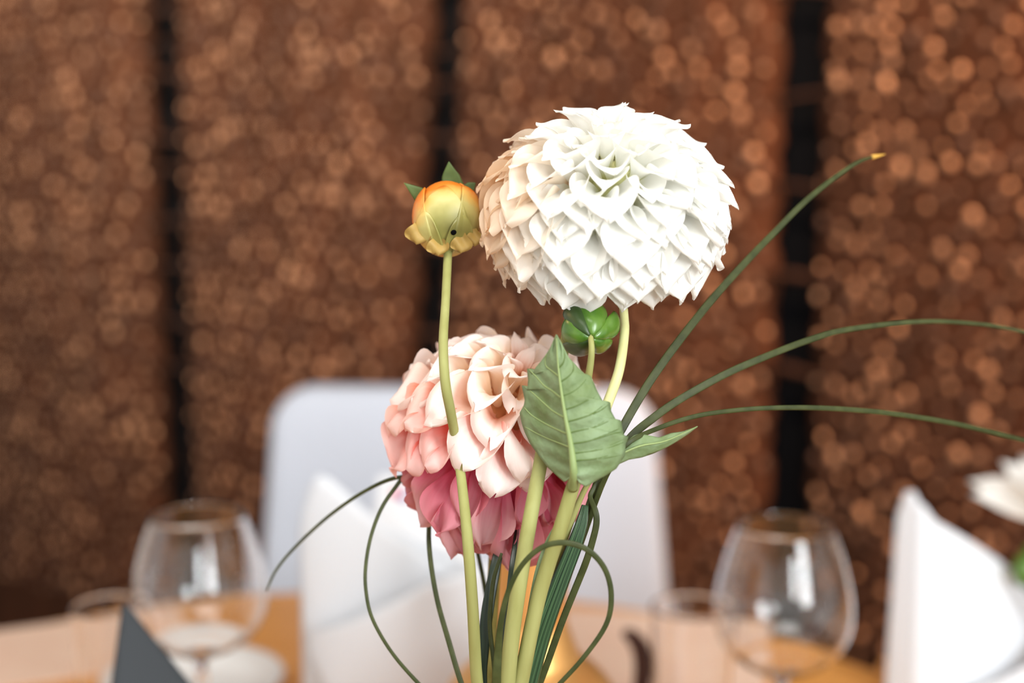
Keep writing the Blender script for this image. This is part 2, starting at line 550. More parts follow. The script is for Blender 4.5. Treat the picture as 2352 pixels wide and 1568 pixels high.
for lx in (-.2, .2):
    for ly in (-.38, .03):
        link('leg', tube([(lx, ly, .42), (lx * 1.08, ly * 1.05, 0)], [.013, .010], n=4, seg=10), M['chair_leg'], chair)

# ------------------------------------------------------------------ glasses, plate
def wine_glass(px, py_rim, d, bowl_h, rmax, rrim, label):
    top = at(px, py_rim, d)
    H = top.z - TABLE_Z
    zb = H - bowl_h
    t = .0011
    o = thing('wine_glass', label, 'glass', (top.x, top.y, TABLE_Z), 'clear stemmed wine glasses on the round table')
    prof_out, prof_in = [], []
    ks = [(0.0, .0), (.02, .30), (.07, .56), (.16, .80), (.28, .95), (.40, 1.0), (.55, .975), (.70, .90), (.85, .80), (1.0, rrim / rmax)]
    pts = spline([(r * rmax, 0, zb + u * bowl_h) for u, r in ks], 40)
    outer = [(max(p.x, .0), p.z) for p in pts]
    inner = [(max(r - t, 0.0), z + (t * 2.2 if r < rmax * .6 else 0.0003)) for r, z in outer]
    inner = [q for q in inner if q[1] > zb + .002]
    rim = [((outer[-1][0] + inner[-1][0]) / 2, outer[-1][1] + .0005)]
    stem_r = .0038
    foot = [(0, 0), (.034, 0), (.0345, .0012), (.033, .0022), (.015, .0045), (.006, .009), (stem_r, .02), (stem_r * .9, zb * .55), (stem_r * 1.1, zb - .012), (.006, zb - .002)]
    prof = foot + [q for q in outer if q[0] > .007] + rim + inner[::-1] + [(0, zb + .0035)]
    link('bowl_and_stem', lathe(prof, 72), M['glass'], o)
    return o
wine_glass(452, 1180, .95, .098, .0455, .0305, 'clear stemmed wine glass left of the white chair')
wine_glass(1805, 1205, .95, .104, .0465, .0310, 'clear stemmed wine glass right of the flowers before the wall')

def tumbler(px, py_rim, d, r, label):
    top = at(px, py_rim, d)
    H = top.z - TABLE_Z
    ro = lambda z: r * (.83 + .17 * z / H)
    prof = [(0, 0), (r * .76, 0), (r * .80, .0003), (ro(0) - .0006, .0012)] + [(ro(z), z) for z in (.003, .004, .006, .012, .03, .06, H - .006, H - .003, H - .0012)]
    prof += [(r - .0003, H - .0004), (r - .0007, H), (r - .0011, H - .0004)]
    prof += [(ro(z) - .0013, z) for z in (H - .0012, H - .003, H - .006, .06, .03, .014, .010, .0085)] + [(ro(0) - .0022, .0072), (r * .76, .0064), (r * .70, .006), (0, .006)]
    o = link('water_tumbler', lathe(prof, 64), M['glass'])
    o.location = (top.x, top.y, TABLE_Z)
    tag(o, label, 'glass', 'clear straight water tumblers')
tumbler(252, 1388, 1.0, .0270, 'clear straight tumbler behind the dark grey napkin')
tumbler(1592, 1392, 1.0, .0300, 'clear straight tumbler left of and behind a wine glass')

pc = on_z(440, 1592)
pl = link('side_plate', lathe([(0, .004), (.045, .004), (.05, .006), (.072, .016), (.0725, .0175), (.071, .0178), (.05, .009), (.044, .0075), (0, .0075)], 64), M['plate'])
pl.location = (pc.x, pc.y, TABLE_Z - .003)
tag(pl, 'small white china side plate behind the left wine glass', 'plate')

# ------------------------------------------------------------------ napkins
def lens(t, a, b):
    """section of the folded napkin: pointed at the left fold, front for t in 0..1, back for t in 1..2"""
    if t <= 1:
        x = -a + 2 * a * t
        y = -b * (math.sin(math.pi * t) ** .8)
    else:
        x = a - 2 * a * (t - 1)
        y = b * (math.sin(math.pi * (t - 1)) ** .8)
    return x, y

def sheet(fn, nu, nv, thick):
    vs, fs = [], []
    for k in range(nu + 1):
        for j in range(nv + 1):
            vs.append(V(fn(k / nu, j / nv)))
    for k in range(nu):
        for j in range(nv):
            q = k * (nv + 1) + j
            fs.append((q, q + 1, q + nv + 2, q + nv + 1))
    me = mesh('sheet', vs, fs)
    return me

def solid(o, th):
    m = o.modifiers.new('thickness', 'SOLIDIFY'); m.thickness = th; m.offset = 0
    return o

TOPS = {'front': ([0, .04, .09, .15, .30, .46, .62, 1], [.77, .92, 1.0, .987, .884, .785, .70, .55]),
        'corner': ([0, .03, .07, .28, .51, .61, .74, 1], [.96, .93, .87, .745, .60, .605, .51, .40])}
BACKS = {'front': ([0, .1, .3, 1], [.76, .82, .78, .52]), 'corner': ([0, .08, .2, .32, .5, 1], [.965, 1.0, .99, .86, .72, .40])}
def napkin(loc, yaw, label, H=.194, a=.08, b=.036, kind='front'):
    o = thing('folded_napkin', label, 'napkin', loc, 'white linen napkins folded into peaks', (0, 0, R(yaw)))
    def front(u, v):
        x, y = lens(u, a, b)
        return (x, y * (1 - .40 * v), H * interp(*TOPS[kind], u) * v)
    solid(link('front_panel', sheet(front, 60, 20, 0), M['napkin'], o), .0022)
    def back(u, v):
        x, y = lens(2 - u, a, b)
        if kind == 'corner':          # this one shows a flat folded side left of its front crease
            x = interp([0, .3, 1], [-a, -a - .004, a], u); y = interp([0, .3, .6, 1], [0, .021, .02, 0], u)
        return (x, y * (1 - .25 * v), H * interp(*BACKS[kind], u) * v)
    solid(link('back_panel', sheet(back, 60, 20, 0), M['napkin'], o), .0022)
    def band(u, v):
        t = .04 + .94 * u
        x, y = lens(t, a, b)
        z1 = H * (interp([0, .6, .88, 1], [.385, .66, .70, .53], t) if kind == 'front' else interp([0, .2, .6, 1], [.06, .12, .30, .36], t))
        z0 = H * max(0, .37 - 1.5 * u) if kind == 'front' else 0
        return (x, y * (1.06 - .06 * v) - .008 - .012 * math.sin(math.pi * min(1, u * .9 + .06)), z0 + (z1 - z0) * v)
    solid(link('front_flap', sheet(band, 50, 20, 0), M['napkin'], o), .003)
    return o
n1 = on_z(928, 1665)
napkin((n1.x + .006, n1.y, TABLE_Z), 0, 'white linen napkin folded to a peak before the white chair')
tp = at(2095, 1125, 1.08)
napkin((tp.x + .071, tp.y + .036, TABLE_Z), 32, 'white linen napkin folded to a peak at the right edge', H=tp.z - TABLE_Z, kind='corner')

# small painted card held in the middle napkin
fm = bpy.data.materials.new('painted_card'); fm.use_nodes = True
nt = fm.node_tree; b = nt.nodes['Principled BSDF']; b.inputs['Roughness'].default_value = .7
tcn = nt.nodes.new('ShaderNodeTexCoord')
prev = None
for (cx, cz, rad, colr) in ((-.026, .036, .0045, srgb(226, 96, 110)), (-.020, .033, .0040, srgb(110, 60, 150)), (.020, .008, .006, srgb(70, 110, 190)), (.0, .02, .003, srgb(226, 150, 160))):
    dist = nt.nodes.new('ShaderNodeVectorMath'); dist.operation = 'DISTANCE'
    dist.inputs[1].default_value = (cx, 0, cz)
    nt.links.new(tcn.outputs['Object'], dist.inputs[0])
    mr = nt.nodes.new('ShaderNodeMapRange'); mr.inputs['From Min'].default_value = rad; mr.inputs['From Max'].default_value = rad * .7
    nt.links.new(dist.outputs['Value'], mr.inputs[0])
    mx = nt.nodes.new('ShaderNodeMix'); mx.data_type = 'RGBA'
    mx.inputs[6].default_value = srgb(226, 226, 228); mx.inputs[7].default_value = colr
    if prev: nt.links.new(prev, mx.inputs[6])
    nt.links.new(mr.outputs[0], mx.inputs[0]); prev = mx.outputs[2]
nt.links.new(prev, b.inputs['Base Color'])
cp = at(975, 1245, 1.09)
card = link('painted_card', box_mesh(-.04, .04, -.0006, .0006, -.05, .048, .0004, 1), fm, smooth=False)
card.location = cp; card.rotation_euler = (R(-6), R(6), 0)
tag(card, 'small white card with red, violet and blue painted blots tucked in the middle napkin', 'card')

# dark grey napkin at bottom left
tip = at(284, 1386, .78); bl = at(236, 1750, .74); br = at(575, 1750, .74); bk = at(420, 1720, .84)
tipz = tip
def tri_sheet(a, b, c, n=10, bow=.004):
    nn = (b - a).cross(c - a).normalized()
    def fn(u, v):
        p = a.lerp(b.lerp(c, u), v)
        return p + nn * bow * math.sin(math.pi * u) * v - dorg
    return sheet(fn, n, n, 0)
def drop(p):
    q = p.copy(); d = q - tip; k = (TABLE_Z + .002 - tip.z) / d.z
    return tip + d * k
bl, br, bk = drop(bl), drop(br), drop(bk)
dorg = V((tip.x, tip.y, TABLE_Z))
dn = thing('dark_napkin', 'dark slate grey napkin folded to a steep point at bottom left', 'napkin', dorg)
solid(link('front_fold', tri_sheet(tip, bl, br), M['slate'], dn), .003)
solid(link('right_fold', tri_sheet(tip + V((0, .001, -.001)), br, bk), M['slate'], dn), .003)
solid(link('left_fold', tri_sheet(tip + V((0, .001, -.001)), bk, bl), M['slate'], dn), .003)

# dark brown curved pod by the tumbler
q = [at(1432, 1452, 1.03), at(1452, 1462, 1.03), at(1472, 1490, 1.03), at(1478, 1530, 1.03), at(1474, 1590, 1.03)]
end = V((q[-1].x, q[-1].y - .002, TABLE_Z + .004)); q.append(end)
pod = link('dry_pod', tube([p - end for p in q], [.003, .0055, .0068, .007, .0065, .0045], n=30), M['pod'])
pod.location = end
tag(pod, 'dark brown curved dry pod standing beside the right tumbler', 'pod')

# ------------------------------------------------------------------ gold bottle vases
def vase_profile(rb, rn, H, cz):
    pr = [(0, 0), (rb * .55, 0), (rb * .72, .004)]
    for k in range(1, 15):
        a = -math.pi * .30 + (math.pi * .30 + math.pi * .33) * k / 14
        pr.append((rb * math.cos(a), cz + rb * math.sin(a) * .98))
    zz = pr[-1][1]; rr = pr[-1][0]
    pts = spline([(rr, 0, zz), (rn * 1.18, 0, zz + .010), (rn * 1.0, 0, zz + .022), (rn * .97, 0, zz + .4 * (H - zz)), (rn * 1.0, 0, H - .006), (rn * 1.12, 0, H)], 22)[1:]
    pr += [(p.x, p.z) for p in pts]
    pr += [(p[0] - .002, p[1]) for p in pr[::-1][:18]] + [(rn * .8, zz + .02), (rn * .5, zz), (0, zz - .01)]
    return pr
vd = .88
vb = at(1219, 1690, vd)
gv = link('bottle_vase', lathe(vase_profile(.0605, .0228, at(1219, 1215, vd).z - TABLE_Z, vb.z - TABLE_Z), 80), M['gold'])
gv.location = (vb.x, vb.y, TABLE_Z)
tag(gv, 'round gold bottle vase with wide neck standing behind the flower stems', 'vase', 'gold bottle vases')
mouth = at(1152, 1740, .53)
fv = link('bottle_vase', lathe(vase_profile(.052, .021, mouth.z - TABLE_Z, .047), 80), M['gold'])
fv.location = (mouth.x, mouth.y, TABLE_Z)
tag(fv, 'gold bottle vase that holds the dahlia stems and grass blades', 'vase', 'gold bottle vases')

# ------------------------------------------------------------------ petals
def petal_mesh(name, ratio, cup0, cup1, bulge, prof, nu=14, nv=8, seed=0, wob=0.0, tipdrop=0.0):
    """petal of length 1 along +Y, upper side +Z; ratio = width/length; edges rise by cup; the middle arches by bulge"""
    rr = random.Random(seed)
    ph1, ph2 = rr.uniform(0, 6), rr.uniform(0, 6)
    sk = rr.uniform(-.05, .05)
    prof = [(p.x, max(p.y, .02)) for p in spline([(a, b, 0) for a, b in prof], 60)]
    xs = [p[0] for p in prof]; ys = [p[1] for p in prof]
    vs, fs = [], []
    for k in range(nu + 1):
        u = k / nu
        u = 1 - (1 - u) ** 1.25
        wdt = interp(xs, ys, u) * ratio * .5
        arch = bulge * math.sin(math.pi * u ** 1.35) - tipdrop * max(0, u - .75) ** 2 * 8
        cup = cup0 + (cup1 - cup0) * u
        for j in range(nv + 1):
            v = 2 * j / nv - 1
            x = v * wdt + sk * u * u * ratio
            # cup as a rolled section: narrow and raised edges
            ang = cup * abs(v)
            xx = (math.sin(ang) / max(cup, 1e-3)) * wdt * (1 if v > 0 else -1) + sk * u * u * ratio
            zz = (1 - math.cos(ang)) / max(cup, 1e-3) * wdt
            w_ = wob * math.sin(v * 4 + ph1 + u * 5) * u * ratio * .5 + wob * .6 * math.sin(u * 9 + ph2) * v * ratio * .5
            vs.append((xx, u - .10 * ratio * v * v * u, arch + zz + w_))
    for k in range(nu):
        for j in range(nv):
            a = k * (nv + 1) + j
            fs.append((a, a + 1, a + nv + 2, a + nv + 1))
    me = mesh(name, vs, fs)
    uv = me.uv_layers.new(name='UVMap')
    for lp in me.loops:
        k, j = divmod(lp.vertex_index, nv + 1)
        uv.data[lp.index].uv = (j / nv, k / nu)
    for p in me.polygons: p.use_smooth = True
    return me

POINTED = [(0, .30), (.2, .46), (.42, .82), (.6, 1.0), (.74, .97), (.86, .76), (.94, .42), (1, .04)]
MUCRO = [(0, .28), (.2, .46), (.42, .82), (.58, 1.0), (.70, 1.0), (.80, .90), (.89, .66), (.95, .36), (1, .03)]
ROUNDED = [(0, .28), (.2, .46), (.42, .80), (.6, 1.0), (.76, 1.0), (.88, .84), (.96, .52), (1, .10)]

def petal_frame(base, tipp, adax):
    y = (tipp - base).normalized()
    z = adax - y * adax.dot(y); z.normalize()
    x = y.cross(z)
    return Matrix((x, y, z)).transposed(), (tipp - base).length

def place(me, name, parent, base, tipp, adax, col, mt=None, roll=0.0):
    m3, L = petal_frame(base, tipp, adax)
    if roll: m3 = m3 @ Matrix.Rotation(roll, 3, 'Y')
    o = bpy.data.objects.new(name, me)
    C.objects.link(o)
    o.parent = parent
    o.matrix_basis = Matrix.Translation(base) @ (m3 * L).to_4x4()
    o.color = col
    return o

GOLDEN = math.pi * (3 - math.sqrt(5))
# ---- white ball dahlia
WC = at(1392, 489, .53)
RA, RB = .0482, .0402
ax = V((.02, -math.cos(R(77)), math.sin(R(77)))).normalized()
wd = thing('white_dahlia', 'large white ball dahlia in full bloom, topmost of the bouquet', 'flower', WC)
wd.rotation_mode = 'QUATERNION'
wd.rotation_quaternion = ax.to_track_quat('Z', 'Y')
inner = [petal_mesh('white_petal_inner', .60, 2.2, 1.3, .14, POINTED, 10, 6, s) for s in range(3)]
middle = [petal_mesh('white_petal_middle', .74, 2.3, .8, .13, MUCRO, 16, 10, 10 + s, .05) for s in range(5)]
outer = [petal_mesh('white_petal_outer', .90, 2.0, .55, .15, MUCRO, 16, 10, 20 + s, .09) for s in range(6)]
for mm in inner + middle + outer: mm.materials.append(M['white_petal'])
rp = random.Random(11)
NW = 214
core = bmesh.new()
bmesh.ops.create_icosphere(core, subdivisions=3, radius=1)
for v in core.verts: v.co = V((v.co.x * RA * .55, v.co.y * RA * .55, v.co.z * RB * .55 - .003))
cm = bpy.data.meshes.new('core'); core.to_mesh(cm); core.free()
link('flower_core', cm, M['cream_stem'], wd)
for i in range(NW):
    t = (i + .5) / NW
    th = R(4) + R(136) * t ** .60 + rp.uniform(-.05, .05) * t
    ph = i * GOLDEN + rp.uniform(-.10, .10)
    jl = rp.uniform(.94, 1.05)
    er = V((math.cos(ph), math.sin(ph), 0)); ez = V((0, 0, 1))
    tipp = (er * math.sin(th) * RA + ez * math.cos(th) * RB) * jl
    lag = R(interp([0, 40, 75, 105, 140], [5, 13, 19, 32, 36], math.degrees(th)))
    tb = max(th - lag, 0)
    kb = .46 if th > R(30) else .46 + .22 * (1 - th / R(30))
    base = (er * math.sin(tb) * RA + ez * math.cos(tb) * RB) * kb
    e_th = er * math.cos(th) - ez * math.sin(th)
    pool = inner if th < R(26) else middle if th < R(70) else outer
    o = place(pool[i % len(pool)], 'petal', wd, base, tipp, -e_th + (er * math.sin(th) + ez * math.cos(th)) * .5, srgb(222, 222, 170), roll=rp.uniform(-.2, .2))
    # outer petals with tips far to the left are tinged peach
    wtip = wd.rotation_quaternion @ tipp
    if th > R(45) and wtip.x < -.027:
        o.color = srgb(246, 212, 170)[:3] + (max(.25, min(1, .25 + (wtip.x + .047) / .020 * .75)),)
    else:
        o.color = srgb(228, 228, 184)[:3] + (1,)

# ---- blush and pink dahlia
PC = at(1140, 992, .553)
RP = .0414
ax2 = V((.33, -math.cos(R(66)), math.sin(R(66)))).normalized()
pd = thing('pink_dahlia', 'blush dahlia with coral and magenta outer petals below the white one', 'flower', PC)
pd.rotation_mode = 'QUATERNION'
pd.rotation_quaternion = ax2.to_track_quat('Z', 'Y')
qinv = pd.rotation_quaternion.inverted()
pin = [petal_mesh('pink_petal_inner', .60, 2.4, 1.4, .14, POINTED, 10, 6, 40 + s) for s in range(3)]
pmid = [petal_mesh('pink_petal_middle', .88, 2.4, 1.1, .22, ROUNDED, 16, 10, 50 + s, .14) for s in range(4)]
pout = [petal_mesh('pink_petal_outer', .92, 2.0, .9, .20, ROUNDED, 16, 10, 60 + s, .26) for s in range(5)]
pold = [petal_mesh('pink_petal_wilted', .60, 1.6, .9, .12, POINTED, 16, 10, 70 + s, .34) for s in range(4)]
for mm in pin + pmid + pout + pold: mm.materials.append(M['pink_petal'])
core = bmesh.new()
bmesh.ops.create_icosphere(core, subdivisions=3, radius=RP * .5)
cm = bpy.data.meshes.new('core'); core.to_mesh(cm); core.free()
link('flower_core', cm, mat('throat_tan', srgb(176, 110, 62), .7), pd)
NP = 104
for i in range(NP):
    t = (i + .5) / NP
    th = R(5) + R(138) * t ** .62
    ph = i * GOLDEN + .4 + rp.uniform(-.12, .12)
    er = V((math.cos(ph), math.sin(ph), 0)); ez = V((0, 0, 1))
    nrm = er * math.sin(th) + ez * math.cos(th)
    e_th = er * math.cos(th) - ez * math.sin(th)
    wdir = pd.rotation_quaternion @ nrm
    px, pz = wdir.x, wdir.z
    jl = rp.uniform(.93, 1.06)
    tipp = nrm * RP * jl
    lag = R(5 + 24 * min(1, th / R(80)))
    tb = max(th - lag, 0)
    kb = .46 if th > R(30) else .50
    base = (er * math.sin(tb) + ez * math.cos(tb)) * RP * kb
    adax = -e_th + nrm * .5
    if th < R(24):
        pool, col, alpha = pin, srgb(214, 132, 72), .9
    elif th < R(62):
        pool, col, alpha = pmid, srgb(248, 220, 186), 1.0
    else:
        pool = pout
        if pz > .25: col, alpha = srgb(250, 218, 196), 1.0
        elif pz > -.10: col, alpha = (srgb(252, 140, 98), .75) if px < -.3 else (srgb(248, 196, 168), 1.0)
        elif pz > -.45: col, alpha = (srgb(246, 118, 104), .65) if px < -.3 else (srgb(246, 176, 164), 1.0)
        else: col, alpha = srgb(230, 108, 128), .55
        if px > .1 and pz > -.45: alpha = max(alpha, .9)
    if th > R(90) and pz < -.35:
        pool = pold
        wt = pd.rotation_quaternion @ tipp
        wt = V((wt.x * 1.0, wt.y * .85, wt.z * rp.uniform(1.12, 1.5)))
        tipp = qinv @ wt
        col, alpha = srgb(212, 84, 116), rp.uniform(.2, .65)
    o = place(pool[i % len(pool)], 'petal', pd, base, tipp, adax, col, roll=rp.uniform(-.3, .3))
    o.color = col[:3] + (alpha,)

# ------------------------------------------------------------------ stems, buds and leaves of the bouquet
def stem_part(parent, px_pts, radii, m, name='stem', n=50):
    pts = [at(*p) - parent.location for p in px_pts]
    if parent.rotation_mode == 'QUATERNION':
        qi = parent.rotation_quaternion.inverted()
        pts = [qi @ p for p in pts]
    return link(name, tube(pts, radii, n=n), m, parent)
MB = (1152, 1800, .53)
stem_part(wd, [(1345, 600, .53), (1318, 690, .535), (1302, 760, .532), (1290, 830, .53), (1264, 930, .524), (1242, 1060, .511), (1218, 1190, .506), (1196, 1320, .507), (1178, 1440, .511), (1166, 1568, .518), (1156, 1740, .528), (1150, 1900, .53)],
          [.0019, .0019, .0019, .0020, .0024, .0026, .0027, .0028, .0029, .0030, .0031, .0031], M['stem'])
stem_part(pd, [(1140, 1020, .56), (1142, 1150, .565), (1136, 1300, .56), (1126, 1450, .552), (1122, 1600, .542), (1150, 1740, .536), (1150, 1900, .532)],
          [.0026] * 7, M['olive_stem'])

# orange bud
OC = at(1026, 497, .537)
ob = thing('orange_bud', 'round orange and yellow-green dahlia bud left of the white bloom', 'bud', OC)
RBUD = .0126
def bud_mat():
    m = bpy.data.materials.new('orange_bud'); m.use_nodes = True
    nt = m.node_tree; b = nt.nodes['Principled BSDF']; b.inputs['Roughness'].default_value = .42
    tc = nt.nodes.new('ShaderNodeTexCoord')
    sp = nt.nodes.new('ShaderNodeSeparateXYZ'); nt.links.new(tc.outputs['Object'], sp.inputs[0])
    # yellow-green in the middle of the underside, orange towards crown and rim
    d = nt.nodes.new('ShaderNodeVectorMath'); d.operation = 'DISTANCE'; d.inputs[1].default_value = (.003, -.0115, -.004)
    nz = nt.nodes.new('ShaderNodeTexNoise'); nz.inputs['Scale'].default_value = 170
    nt.links.new(tc.outputs['Object'], nz.inputs[0]); nt.links.new(tc.outputs['Object'], d.inputs[0])
    ad = nt.nodes.new('ShaderNodeMath'); ad.operation = 'MULTIPLY_ADD'; ad.inputs[1].default_value = .006
    nt.links.new(nz.outputs[0], ad.inputs[0]); nt.links.new(d.outputs['Value'], ad.inputs[2])
    mr = nt.nodes.new('ShaderNodeMapRange'); mr.inputs['From Min'].default_value = .003; mr.inputs['From Max'].default_value = .021
    nt.links.new(ad.outputs[0], mr.inputs[0])
    cr = nt.nodes.new('ShaderNodeValToRGB')
    e = cr.color_ramp.elements
    e[0].position = 0; e[0].color = srgb(104, 100, 50)
    e[1].position = 1; e[1].color = srgb(212, 118, 30)
    for p_, c_ in ((.34, srgb(142, 138, 74)), (.62, srgb(184, 174, 108)), (.80, srgb(206, 164, 84))):
        x = e.new(p_); x.color = c_
    nt.links.new(mr.outputs[0], cr.inputs[0])
    nt.links.new(cr.outputs[0], b.inputs['Base Color'])
    return m
M['bud'] = bud_mat()
M['bud_frill'] = mat('bud_frill', srgb(168, 150, 88), .5, .3, noise=(200, srgb(182, 140, 70), (1, 1, 1)), trans=.2)
def shell(phc, half, th0, th1, rad, tipwave, seed, n=14):
    rr = random.Random(seed); o1 = rr.uniform(0, 6)
    def fn(u, v):
        e = 2 * u - 1
        th = R(th0) + (R(th1) - R(th0)) * v * (1 - tipwave * e * e)
        # widest in the middle, closing at both ends
        wv_ = half * (0.55 + .45 * math.sin(math.pi * min(1, v * .85 + .1)))
        ph = R(phc) + R(wv_) * e
        r_ = rad * (1 + .018 * math.sin(3 * e + o1) + .03 * abs(e) ** 2.6)
        return (r_ * math.sin(th) * math.cos(ph), r_ * math.sin(th) * math.sin(ph), -r_ * math.cos(th) * 1.1)
    return sheet(fn, n, n, 0)
bm = bmesh.new(); bmesh.ops.create_uvsphere(bm, u_segments=28, v_segments=18, radius=RBUD * .97)
for v in bm.verts: v.co.z *= 1.1
me = bpy.data.meshes.new('bud'); bm.to_mesh(me); bm.free()
link('bud_body', me, M['bud'], ob)
for k, (ph, half, t0, t1, rad) in enumerate([(-95, 48, 8, 150, 1.0), (-160, 45, 8, 140, 1.025), (-30, 45, 8, 145, 1.03), (40, 45, 8, 150, 1.0), (110, 48, 8, 150, 1.01), (-125, 30, 4, 100, 1.055), (-62, 30, 4, 95, 1.05)]):
    solid(link('bud_petal', shell(ph, half, t0, t1, RBUD * rad, .18, k), M['bud'], ob), .0004)
# turned-up frills at the underside, and small sepals
fr = petal_mesh('bud_frill', 1.15, .7, .5, .10, ROUNDED, 10, 8, 5, .3); fr.materials.append(M['bud_frill'])
for (a, b_) in [((1005, 540, .5290), (1008, 588, .528)), ((1062, 535, .5285), (1060, 582, .528)), ((968, 505, .5300), (958, 562, .531)), ((1088, 525, .5300), (1092, 566, .530))]:
    place(fr, 'bud_frill', ob, at(*a) - OC, at(*b_) - OC, V((0, -1, .3)), (1, 1, 1, 1))
for (pts, wd_) in [([(1000, 480, .545), (965, 448, .543), (928, 420, .541)], [.0068, .0062, .0002]), ([(1045, 440, .546), (1035, 405, .545), (1031, 371, .544)], [.0085, .0070, .0002]), ([(1070, 440, .548), (1082, 428, .548), (1092, 420, .548)], [.005, .004, .0004])]:
    link('sepal', strip([at(*p) - OC for p in pts], wd_, .0006, n=14, keel=.1), M['sepal'], ob)
bl_ = link('dark_blemish', lathe([(0, .0004), (.0008, .0003), (.0011, 0), (0, 0)], 12), M['gap'], ob)
n_ = V((.22, -.90, -.36)).normalized()
bl_.location = n_ * RBUD * 1.12; bl_.rotation_mode = 'QUATERNION'; bl_.rotation_quaternion = n_.to_track_quat('Z', 'Y')
stem_part(ob, [(1030, 560, .535), (1028, 600, .530), (1023, 700, .516), (1018, 790, .506), (1023, 880, .502), (1035, 945, .507), (1050, 1030, .520), (1062, 1120, .512), (1075, 1250, .506), (1086, 1400, .510), (1096, 1568, .518), (1120, 1740, .528), (1140, 1900, .53)],
          [.0017, .0016, .0016, .0017, .0018, .0018, .0017, .0018, .0020, .0021, .0022, .0023, .0023], M['stem'])

# green bud
GC = at(1350, 757, .512)
gb = thing('green_bud', 'small glossy green closed dahlia bud under the white bloom', 'bud', GC)
RG = .0074
bm = bmesh.new(); bmesh.ops.create_uvsphere(bm, u_segments=24, v_segments=16, radius=RG)
me = bpy.data.meshes.new('bud'); bm.to_mesh(me); bm.free()
link('bud_body', me, M['calyx_dark'], gb)
pole = V((.12, -.96, -.22)).normalized()
pq = pole.to_track_quat('Z', 'Y')
def sepal_mesh(az, hw, t1, flare, cut):
    def fn(u, v):
        e = 2 * u - 1
        th = R(6) + R(t1 - 6) * v
        ph = R(az) + R(hw) * e * (1 if v < .75 else 1 - cut * (v - .75) * 4 * abs(e))
        r_ = RG * (1.06 + .05 * math.cos(e * 1.5) + flare * max(0, v - .55) ** 1.5)
        # thick rounded sides
        r_ -= RG * .07 * e ** 4
        return pq @ V((r_ * math.sin(th) * math.cos(ph), r_ * math.sin(th) * math.sin(ph), r_ * math.cos(th)))
    return sheet(fn, 12, 14, 0)
# azimuth measured in the pole's own frame; find the image-right and image-up directions
ex = pq.inverted() @ V((1, 0, 0)); az0 = math.degrees(math.atan2(ex.y, ex.x))
ez_ = pq.inverted() @ V((0, 0, 1)); az_up = math.degrees(math.atan2(ez_.y, ez_.x))
sgn = 1 if (az_up - az0) % 360 < 180 else -1
for (ang, hw, t1, fl, cut, mm) in [(72, 40, 112, 1.0, .15, 'calyx'), (8, 30, 100, 1.8, .2, 'calyx'), (178, 40, 92, .5, .1, 'calyx'), (238, 34, 95, 1.2, .2, 'calyx_dark'), (312, 28, 95, 1.3, .3, 'calyx'), (132, 24, 110, 1.2, .2, 'calyx_dark')]:
    solid(link('sepal', sepal_mesh(az0 + sgn * ang, hw, t1, fl, cut), M[mm], gb), .0007)
stem_part(gb, [(1356, 768, .505), (1359, 800, .503), (1357, 830, .504), (1351, 870, .506), (1340, 950, .512), (1325, 1080, .515), (1290, 1250, .516), (1240, 1420, .52), (1205, 1568, .526), (1165, 1740, .532), (1150, 1900, .532)],
          [.0010, .0011, .0012, .0013, .0013, .0014, .0014, .0014, .0014, .0014, .0014], M['stem'])

# cream stem with the big toothed leaf
LD = .488
lo = at(1330, 1080, LD)
lt = thing('leaf_stem', 'pale stem carrying one large toothed green leaf at the front', 'stem', lo)
stem_part(lt, [(1430, 690, .522), (1434, 730, .520), (1434, 770, .516), (1422, 850, .511), (1396, 925, .508), (1362, 1010, .505), (1334, 1075, .503)],
          [.0016, .0016, .0017, .0018, .0019, .0020, .0020], M['cream_stem'], n=70)
stem_part(lt, [(1334, 1060, .501), (1323, 1095, .500), (1312, 1130, .500), (1288, 1210, .502), (1258, 1300, .506), (1230, 1400, .511), (1196, 1568, .519), (1160, 1740, .528), (1150, 1900, .531)],
          [.0018, .0022, .0025, .0026, .0027, .0028, .0029, .0030, .0030], M['stem'], name='lower_stem', n=60)
MID = [(1278, 770), (1281, 830), (1288, 890), (1297, 950), (1309, 1010), (1318, 1060), (1318, 1085)]
LEFT = [(1278, 768), (1265, 797), (1243, 830), (1230, 845), (1224, 862), (1211, 846), (1214, 872), (1211, 896), (1199, 884), (1206, 918), (1204, 930), (1194, 948), (1200, 975), (1206, 993), (1218, 1018), (1239, 1047), (1259, 1073), (1283, 1095), (1297, 1107), (1310, 1098)]
RIGHT = [(1278, 768), (1291, 791), (1306, 821), (1327, 844), (1343, 859), (1356, 863), (1362, 876), (1370, 895), (1385, 923), (1401, 923), (1403, 944), (1415, 966), (1426, 965), (1429, 985), (1434, 1003), (1443, 1002), (1436, 1020), (1435, 1045), (1415, 1076), (1391, 1091), (1368, 1104), (1346, 1117), (1330, 1108)]
def poly_at(P, t):
    L = [0]
    for i in range(1, len(P)): L.append(L[-1] + math.hypot(P[i][0] - P[i-1][0], P[i][1] - P[i-1][1]))
    x = t * L[-1]
    return interp(L, [p[0] for p in P], x), interp(L, [p[1] for p in P], x)
def leaf_pt(t, s, lift=0.0):
    t = max(0, min(1, t))
    mx_, my_ = poly_at(MID, t)
    ex_, ey_ = poly_at(LEFT if s < 0 else RIGHT, t)
    a = abs(s)
    x, y = mx_ + (ex_ - mx_) * a, my_ + (ey_ - my_) * a
    wdt = math.hypot(ex_ - mx_, ey_ - my_) / 150
    d = LD + .006 * math.sin(t * math.pi) * -.3
    if s < 0: d += .032 * a * wdt - .004 * a * a * wdt
    else: d += .006 * a * wdt - .010 * math.sin(a * math.pi) * .35 * wdt
    # quilted between the side veins
    d += .0006 * math.sin((t + .22 * a) * 46) * a * (1 - a) * 4
    return at(x, y, d - lift) - lo
